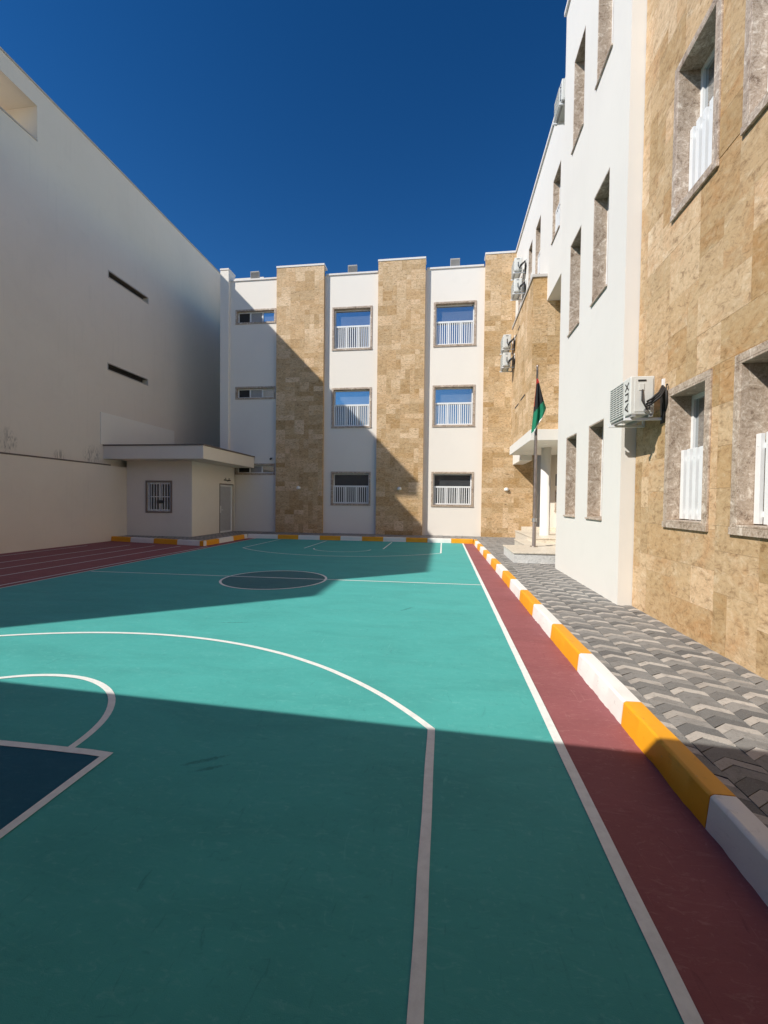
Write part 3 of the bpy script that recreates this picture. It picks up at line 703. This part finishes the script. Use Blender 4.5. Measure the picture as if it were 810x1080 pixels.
# ------------------------------------------------------------------ air conditioner outdoor units
def ac_mesh(Wd, Dp, Ht):
    """unit frame: wall is at x=0 (+x into the wall), front faces -x, y along the wall, near service end at y=-W/2"""
    x0, x1 = -Dp-.14, -.14; y0, y1 = -Wd/2, Wd/2
    body = MB().box((x0, y0, 0), (x1, y1, Ht))
    grille = MB()
    ga, gb, za, zb = y0+Wd*.30, y1-.02, Ht*.07, Ht*.93; k = 15
    for i in range(k):
        z = za+(zb-za)*i/(k-1); grille.box((x0-.014, ga, z), (x0-.004, gb, z+.011))
    for i in range(5):
        y = ga+(gb-ga-.01)*i/4; grille.box((x0-.009, y, za), (x0-.002, y+.01, zb+.01))
    back = MB().box((x0-.0035, ga, za), (x0-.001, gb, zb+.01))
    panel = MB().box((x0+.045, y0-.006, .03), (x1-.02, y0-.0005, Ht-.03))
    panel.box((x0+.09, y0-.012, Ht*.62), (x0+.15, y0-.0065, Ht*.80))
    vent = MB().box((x0+.08, y0-.011, Ht*.86), (x0+.17, y0-.0065, Ht*.9))
    foot = MB().box((x0+.02, y0-.008, -.03), (x0+.06, y1+.008, -.001)); foot.box((x1-.06, y0-.008, -.03), (x1-.02, y1+.008, -.001))
    brs = []
    for y in (y0+.05, y1-.08):
        br = MB().box((x0-.04, y, -.06), (-.003, y+.035, -.031)); br.box((-.03, y, -.030), (-.003, y+.035, Ht*.95)); br.box((x0-.04, y, -.03), (x0-.034, y+.035, -.005))
        brs.append(('bracket', br, 'alu', .002))
    pipe = MB(); px = x0+Dp*.62
    for q in range(3):
        o = q*.03
        pipe.tube([(px+o*.3, y0-.008, Ht*.2+o), (px+.03, y0-.06-o*.5, Ht*.22+o), (x1+.02, y0-.10+o*.6, Ht*.40+o), (x1+.08, y0-.07+o, Ht*.62+o*.8), (-.05, y0-.02+o, Ht*.55-o), (-.03, y0+.0+o, Ht*.1-o), (-.02, y0+.03+o, -.1)], [.011, .013, .013, .013, .012, .011, .010], 7)
    pipe.tube([(x0+.13, y0-.01, Ht*.64), (x0+.12, y0-.03, Ht*.35), (x0+.17, y0-.05, Ht*.1), (px+.03, y0-.045, Ht*.16)], .010, 6)
    pipe.tube([(-.02, y0-.03, Ht*.75), (-.055, y0-.075, Ht*.62), (-.04, y0-.075, Ht*.28), (-.02, y0-.02, .03)], .012, 6)
    valve = MB().tube([(px, y0-.03, Ht*.1), (px, y0-.001, Ht*.1)], .022, 8); valve.tube([(px+.06, y0-.03, Ht*.14), (px+.06, y0-.001, Ht*.14)], .018, 8)
    return (('casing', body, 'acw', .012), ('grille_back', back, 'acgrey', 0), ('grille', grille, 'acw', 0), ('service_panel', panel, 'acw', .003), ('vent', vent, 'black', 0), ('foot', foot, 'acgrey', 0), *brs, ('pipework', pipe, 'rubber', 0), ('valve', valve, 'steel', 0))
def ac_unit(loc, Wd, Dp, Ht, label, group):
    t = thing('air_conditioner', label, 'air conditioner', loc, 0, group)
    for nm, mb, m, bv in ac_mesh(Wd, Dp, Ht): mb.build(nm, M[m], t, bevel=bv, smooth=nm == 'pipework')
    # three block capitals reading upwards beside the grille: (u along the reading direction, v across it)
    mb = MB(); ww = .019
    def stroke(p, q):
        d = Vector((q[0]-p[0], q[1]-p[1])).normalized(); n = Vector((-d.y, d.x))*ww/2; k = len(mb.v); xf = -Dp-.1425
        for s_ in (p, q):
            for sg in (1, -1): mb.v.append((xf-.0006*len(mb.v) % .0005, -Wd/2+Wd*.155+s_[1]+sg*n.y, Ht*.5+s_[0]+sg*n.x))
        mb.face([k, k+1, k+3, k+2])
    h_ = .05
    for p, q in (((-.185, -h_), (-.135, h_)), ((-.135, h_), (-.085, -h_)), ((-.165, -.018), (-.105, -.018)),
                 ((-.045, h_), (-.045, -h_+.012)), ((.035, h_), (.035, -h_+.012)), ((-.057, -h_+.012), (.047, -h_+.012)),
                 ((.075, -h_), (.165, h_)), ((.075, h_), (.165, -h_))): stroke(p, q)
    mb.build('lettering', M['black'], t)
    return t
acA = ac_unit((XS, 5.86, 2.63), .63, .27, .455, 'off white air conditioner unit on bracket between the stone wall and white pier', 'air conditioner units on the walls')
g = 'air conditioner units on the walls'
dup(acA, (XV, 15.98, 7.0), 0, 'upper of two air conditioner units on the stone bay above the canopy')
dup(acA, (XV, 15.98, 6.37), 0, 'lower of two air conditioner units on the stone bay above the canopy')
dup(acA, (XU, 16.25, 9.78), 0, 'upper of two air conditioner units beside the top floor windows near the back corner')
dup(acA, (XU, 16.25, 9.05), 0, 'lower of two air conditioner units beside the top floor windows near the back corner')
dup(acA, (XU+.07, 10.4, 10.4), 0, 'highest air conditioner unit, behind the top edge of the white pier')

# ------------------------------------------------------------------ small fittings
def wall_lamp(x, lab):
    t = thing('wall_lamp', lab, 'lamp', (x, PF-.004, 2.1), 0, 'white lamps on the stone pilasters')
    MB().box((-.07, -.012, -.05), (.07, .004, .07)).build('back_plate', M['alu'], t, bevel=.003)
    mb = MB(); k = 14
    for j, (r_, z) in enumerate(((.09, -.03), (.095, .0), (.08, .05), (.045, .085))):
        for i in range(k+1):
            a = math.pi+math.pi*i/k; mb.v.append((r_*math.cos(a), -.012+r_*1.1*math.sin(a), z))
    for j in range(3):
        for i in range(k): mb.face([j*(k+1)+i, j*(k+1)+i+1, (j+1)*(k+1)+i+1, (j+1)*(k+1)+i])
    mb.face([3*(k+1)+i for i in range(k+1)]); mb.face([i for i in reversed(range(k+1))])
    mb.build('shade', M['lens'], t)
wall_lamp(-6.29, 'small white wall lamp on the left stone pilaster'); wall_lamp(-1.86, 'small white wall lamp on the middle stone pilaster'); wall_lamp(2.54, 'small white wall lamp on the right stone pilaster beside the canopy')
cam = thing('security_camera', 'small dark security camera on the white wall beside the left stone pilaster', 'camera', (-7.6, BF, 3.42))
MB().box((-.05, -.02, -.05), (.05, -.001, .05)).build('mount', M['acw'], cam); MB().tube([(0, -.02, 0), (0, -.09, -.02), (0, -.16, -.05)], [.03, .045, .04], 12).build('housing', M['acdark'], cam)
def floodlight(x, lab):
    t = thing('floodlight', lab, 'floodlight', (x, BF+.16, 11.362), 0, 'floodlights on the back roof edge')
    MB().box((-.03, -.03, 0), (.03, .03, .1)).build('bracket', M['acgrey'], t)
    mb = MB().box((-.2, -.03, .05), (.2, .07, .40))
    for i in range(9): mb.box((-.18+i*.045, -.055, .08), (-.172+i*.045, -.031, .37))
    mb.build('housing', M['concrete'], t, bevel=.006)
    MB().box((-.18, .071, .07), (.18, .078, .38)).build('lens', M['glassdark'], t)
floodlight(-8.5, 'grey floodlight on the roof edge above the slit windows'); floodlight(-4.05, 'grey floodlight on the roof edge between the left and middle pilasters'); floodlight(.33, 'grey floodlight on the roof edge between the middle and right pilasters')
dg = thing('drain_grate', 'small dark slotted drain grate in the paving beside the kerb', 'drain', (1.44, 9.4, PZ))
MB().box((-.1, -.38, 0.0035), (.1, .38, .006)).build('frame', M['concrete'], dg)
for k in range(4): MB().box((-.085, -.34+k*.19, .0062), (.085, -.24+k*.19, .008)).build('slot', M['black'], dg)

# ------------------------------------------------------------------ booth
gb = thing('guard_booth', 'small cream flat roofed booth in the far left corner', 'booth', (-10.6, 16.6, PZ))
bwx, bdy = (-11.2, -10.12, 1.03, 2.24), (17.02, 18.2, PZ, 2.22)
mb = MB(); grid_wall(mb, 'y', 15.0, 15.2, -12.0, -9.33, 0, 2.985, [(-11.14, -10.18, 1.09, 2.19)])
grid_wall(mb, 'x', -9.325, -9.525, 15.001, 18.3, 0, 2.985, [(17.04, 18.16, .14, 2.2)])
rel(gb, mb).build('wall', M['cream'], gb)
mb = MB().box((-12.3, 14.2, 2.99), (-8.4, 18.32, 3.46)); rel(gb, mb).build('roof', M['left'], gb, bevel=.008)
mb = MB().box((-12.3, 14.17, 3.462), (-8.37, 18.33, 3.51)); rel(gb, mb).build('roof_edging', M['copdark'], gb, bevel=.005)
wn = MB(); 
for a, b in (((-.48, 0), (-.43, 1.1)), ((.43, 0), (.48, 1.1)), ((-.43, 0), (.43, .05)), ((-.43, 1.05), (.43, 1.1)), ((-.02, .05), (.02, 1.05))): wn.box((a[0], .08, a[1]), (b[0], .13, b[1]))
wo = wn.build('window', M['alu'], gb); L = gb.location; wo.location = (-10.66-L.x, 15.0-L.y, 1.09-L.z)
sr = MB(); 
for a, b in (((-.54, -.06), (-.48, 1.16)), ((.48, -.06), (.54, 1.16)), ((-.48, -.06), (.48, 0)), ((-.48, 1.1), (.48, 1.16))): sr.box((a[0], -.03, a[1]), (b[0], -.001, b[1]))
sr.build('surround', M['brownframe'], wo); MB().box((-.44, .10, .04), (.44, .108, 1.06)).build('pane', M['glassdark'], wo)
gr = MB()
for k in range(9): x = -.44+.11*k; gr.tube([(x, .02, 0), (x, .02, 1.1)], .014, 8)
for z in (.06, .55, 1.04): gr.box((-.48, .012, z-.012), (.48, .028, z+.012))
gr.build('grille', M['alu'], wo); MB().box((-.08, -.02, .30), (.17, .01, .42)).build('handle_plate', M['acdark'], wo)
do = MB()
for a, b in (((17.04, .14), (17.12, 2.2)), ((18.08, .14), (18.16, 2.2)), ((17.12, 2.12), (18.08, 2.2)), ((17.12, .14), (18.08, .22))): do.box((-9.43, a[0], a[1]), (-9.37, b[0], b[1]))
do = rel(gb, do).build('door', M['alu'], gb, bevel=.004)
mb = MB().box((-9.42, 17.115, .215), (-9.385, 18.085, 2.125)); rel(gb, mb).build('panel', M['doorgrey'], do)
mb = MB().box((-9.384, 17.16, 1.0), (-9.365, 17.22, 1.3)); mb.tube([(-9.365, 17.19, 1.12), (-9.33, 17.19, 1.12), (-9.33, 17.3, 1.12)], .012, 8); rel(gb, mb).build('handle', M['alu'], do)
mb = MB()
for a, b in (((17.0, .12), (17.04, 2.24)), ((18.16, .12), (18.2, 2.24)), ((17.04, 2.2), (18.16, 2.24))): mb.box((-9.322, a[0], a[1]), (-9.31, b[0], b[1]))
rel(gb, mb).build('door_trim', M['copdark'], gb)
# painted name over the door: a short line of joined cursive strokes, too small in the photo to read
mb = MB(); pts = [(17.95-.6*i/40, 2.40+.022*math.sin(i*1.1)*(1 if i % 7 else 2.2)) for i in range(41)]
mb.tube([(-9.318, y, z) for y, z in pts], .011, 6)
for y, z in ((17.85, 2.47), (17.7, 2.345), (17.62, 2.345), (17.45, 2.47)): mb.box((-9.324, y, z), (-9.314, y+.03, z+.025))
mb.box((-9.324, 17.78, 2.40), (-9.314, 17.80, 2.50)); mb.box((-9.324, 17.52, 2.40), (-9.314, 17.54, 2.50))
rel(gb, mb).build('lettering', M['black'], gb)

# ------------------------------------------------------------------ boundary wall and the tall house behind it
bw = thing('boundary_wall', 'plain cream boundary wall along the far left of the running lanes', 'wall', (-12.15, 5, 0))
mb = MB().box((-12.28, -1.89, 0), (-12.0, 18.3, 2.74)); rel(bw, mb).build('wall', M['left'], bw)
mb = MB().box((-12.29, -1.89, 2.742), (-11.985, 14.19, 2.785)); rel(bw, mb).build('coping', M['copdark'], bw, bevel=.006)
XL = -12.3
nb = thing('house', 'tall plain house wall in shade above the boundary wall on the left', 'building', (-16, 12, 0))
slits = [(14.48, 16.6, 9.68, 9.9), (14.44, 16.57, 6.3, 6.52)]
mb = MB(); grid_wall(mb, 'x', XL, XL-.3, 11.7, 34, 0, 13.9, slits)
grid_wall(mb, 'x', XL-.0, XL-.3, .5, 11.7, 0, 12.28); grid_wall(mb, 'x', XL, XL-.3, -1.0, .5, 0, 10.6)
mb.box((XL, 9.7, 13.34), (XL-.3, 11.699, 13.9)); mb.box((XL-.301, 9.7, 13.34), (-16.3, 11.699, 13.6))
mb.box((XL-.301, 11.7, 11.9), (-16.3, 11.9, 13.9)); mb.box((-16.0, .5, 0), (-16.3, 11.69, 13.9)); mb.box((-16.301, -1, 0), (-16.6, 34, 10)); mb.box((XL-.301, -1, 0), (-16.3, -.7, 10.6))
mb.box((XL-.301, .5, 11.5), (-15.99, 11.69, 11.7)); mb.box((XL-.301, -1, 10.3), (-15.99, .49, 10.5)); mb.box((XL-.301, 12, 13.6), (-20, 34, 13.8))
rel(nb, mb).build('wall', M['leftst'], nb)
mb = MB().box((XL+.03, 9.66, 13.902), (XL-.33, 34, 13.955)); rel(nb, mb).build('parapet_coping', M['coping'], nb, bevel=.006)
mb = MB().box((XL+.025, .5, 12.282), (XL-.33, 11.69, 12.33)); rel(nb, mb).build('terrace_coping', M['coping'], nb, bevel=.006)
mb = MB().box((XL+.035, 14.06, 3.512), (XL+.002, 18.34, 4.67)); rel(nb, mb).build('upstand_wall', M['paler'], nb, bevel=.006)
for a, b, z0, z1 in slits:
    mb = MB()
    mb.box((XL+.02, a-.03, z0-.03), (XL-.2, b+.03, z0-.001)); mb.box((XL+.012, a-.03, z1+.001), (XL-.0, b+.03, z1+.025)); mb.box((XL+.012, a-.03, z0), (XL+.001, a-.001, z1)); mb.box((XL+.012, b+.001, z0), (XL+.001, b+.03, z1))
    o = rel(nb, mb).build('slit_window', M['coping'], nb)
    mb = MB().box((XL-.22, a-.05, z0-.05), (XL-.24, b+.05, z1+.05)); rel(nb, mb).build('pane', M['darkvoid'], o)
    mb = MB().box((XL-.03, a+.001, z0+.001), (XL-.2, b-.001, z0+.012)); mb.box((XL-.03, a+.001, z1-.012), (XL-.2, b-.001, z1-.001)); rel(nb, mb).build('lining', M['copdark'], o)
# unseen wall added to darken the narrow gap behind, and the wing behind the camera whose shadow crosses the court
gw = MB().box((-12.29, 22.8, 0), (-9.96, 23.1, 13.8)).build('gap_sky_blocker', M['left'], origin=(-11, 22.8, 0)); tag(gw, 'unseen wall added to keep sky light out of the gap beside the back building', 'wall')
rw = thing('school_building', 'low cream wing behind the camera with an unseen canopy added to darken the near court', 'building', (-6, -5, 0))
RY = -1.9; RH = (2.93-RY)/.735-.4
mb = MB(); grid_wall(mb, 'y', RY, RY-.4, -30, 2.59, 0, RH-.08); mb.box((-30, RY-.41, RH-.5), (2.59, RY-9, RH-.3)); mb.box((-30, RY-9.01, 0), (2.59, RY-9.4, RH-.1)); rel(rw, mb).build('wall', M['cream'], rw)
mb = MB().box((-30.02, RY+.0, RH-.078), (2.59, RY-.45, RH)); rel(rw, mb).build('parapet_coping', M['capwhite'], rw)
CE = .7; CZ = (2.93-CE)/.735
def ce(x): return CE-.052*(x+2.94)
mb = MB().prism([(-30, RY+.002), (2.585, RY+.002), (2.585, ce(2.585)), (-30, ce(-30))], CZ-.28, CZ); rel(rw, mb).build('canopy', M['coping'], rw)  # unseen canopy added to cut sky light; its edge draws the near shadow
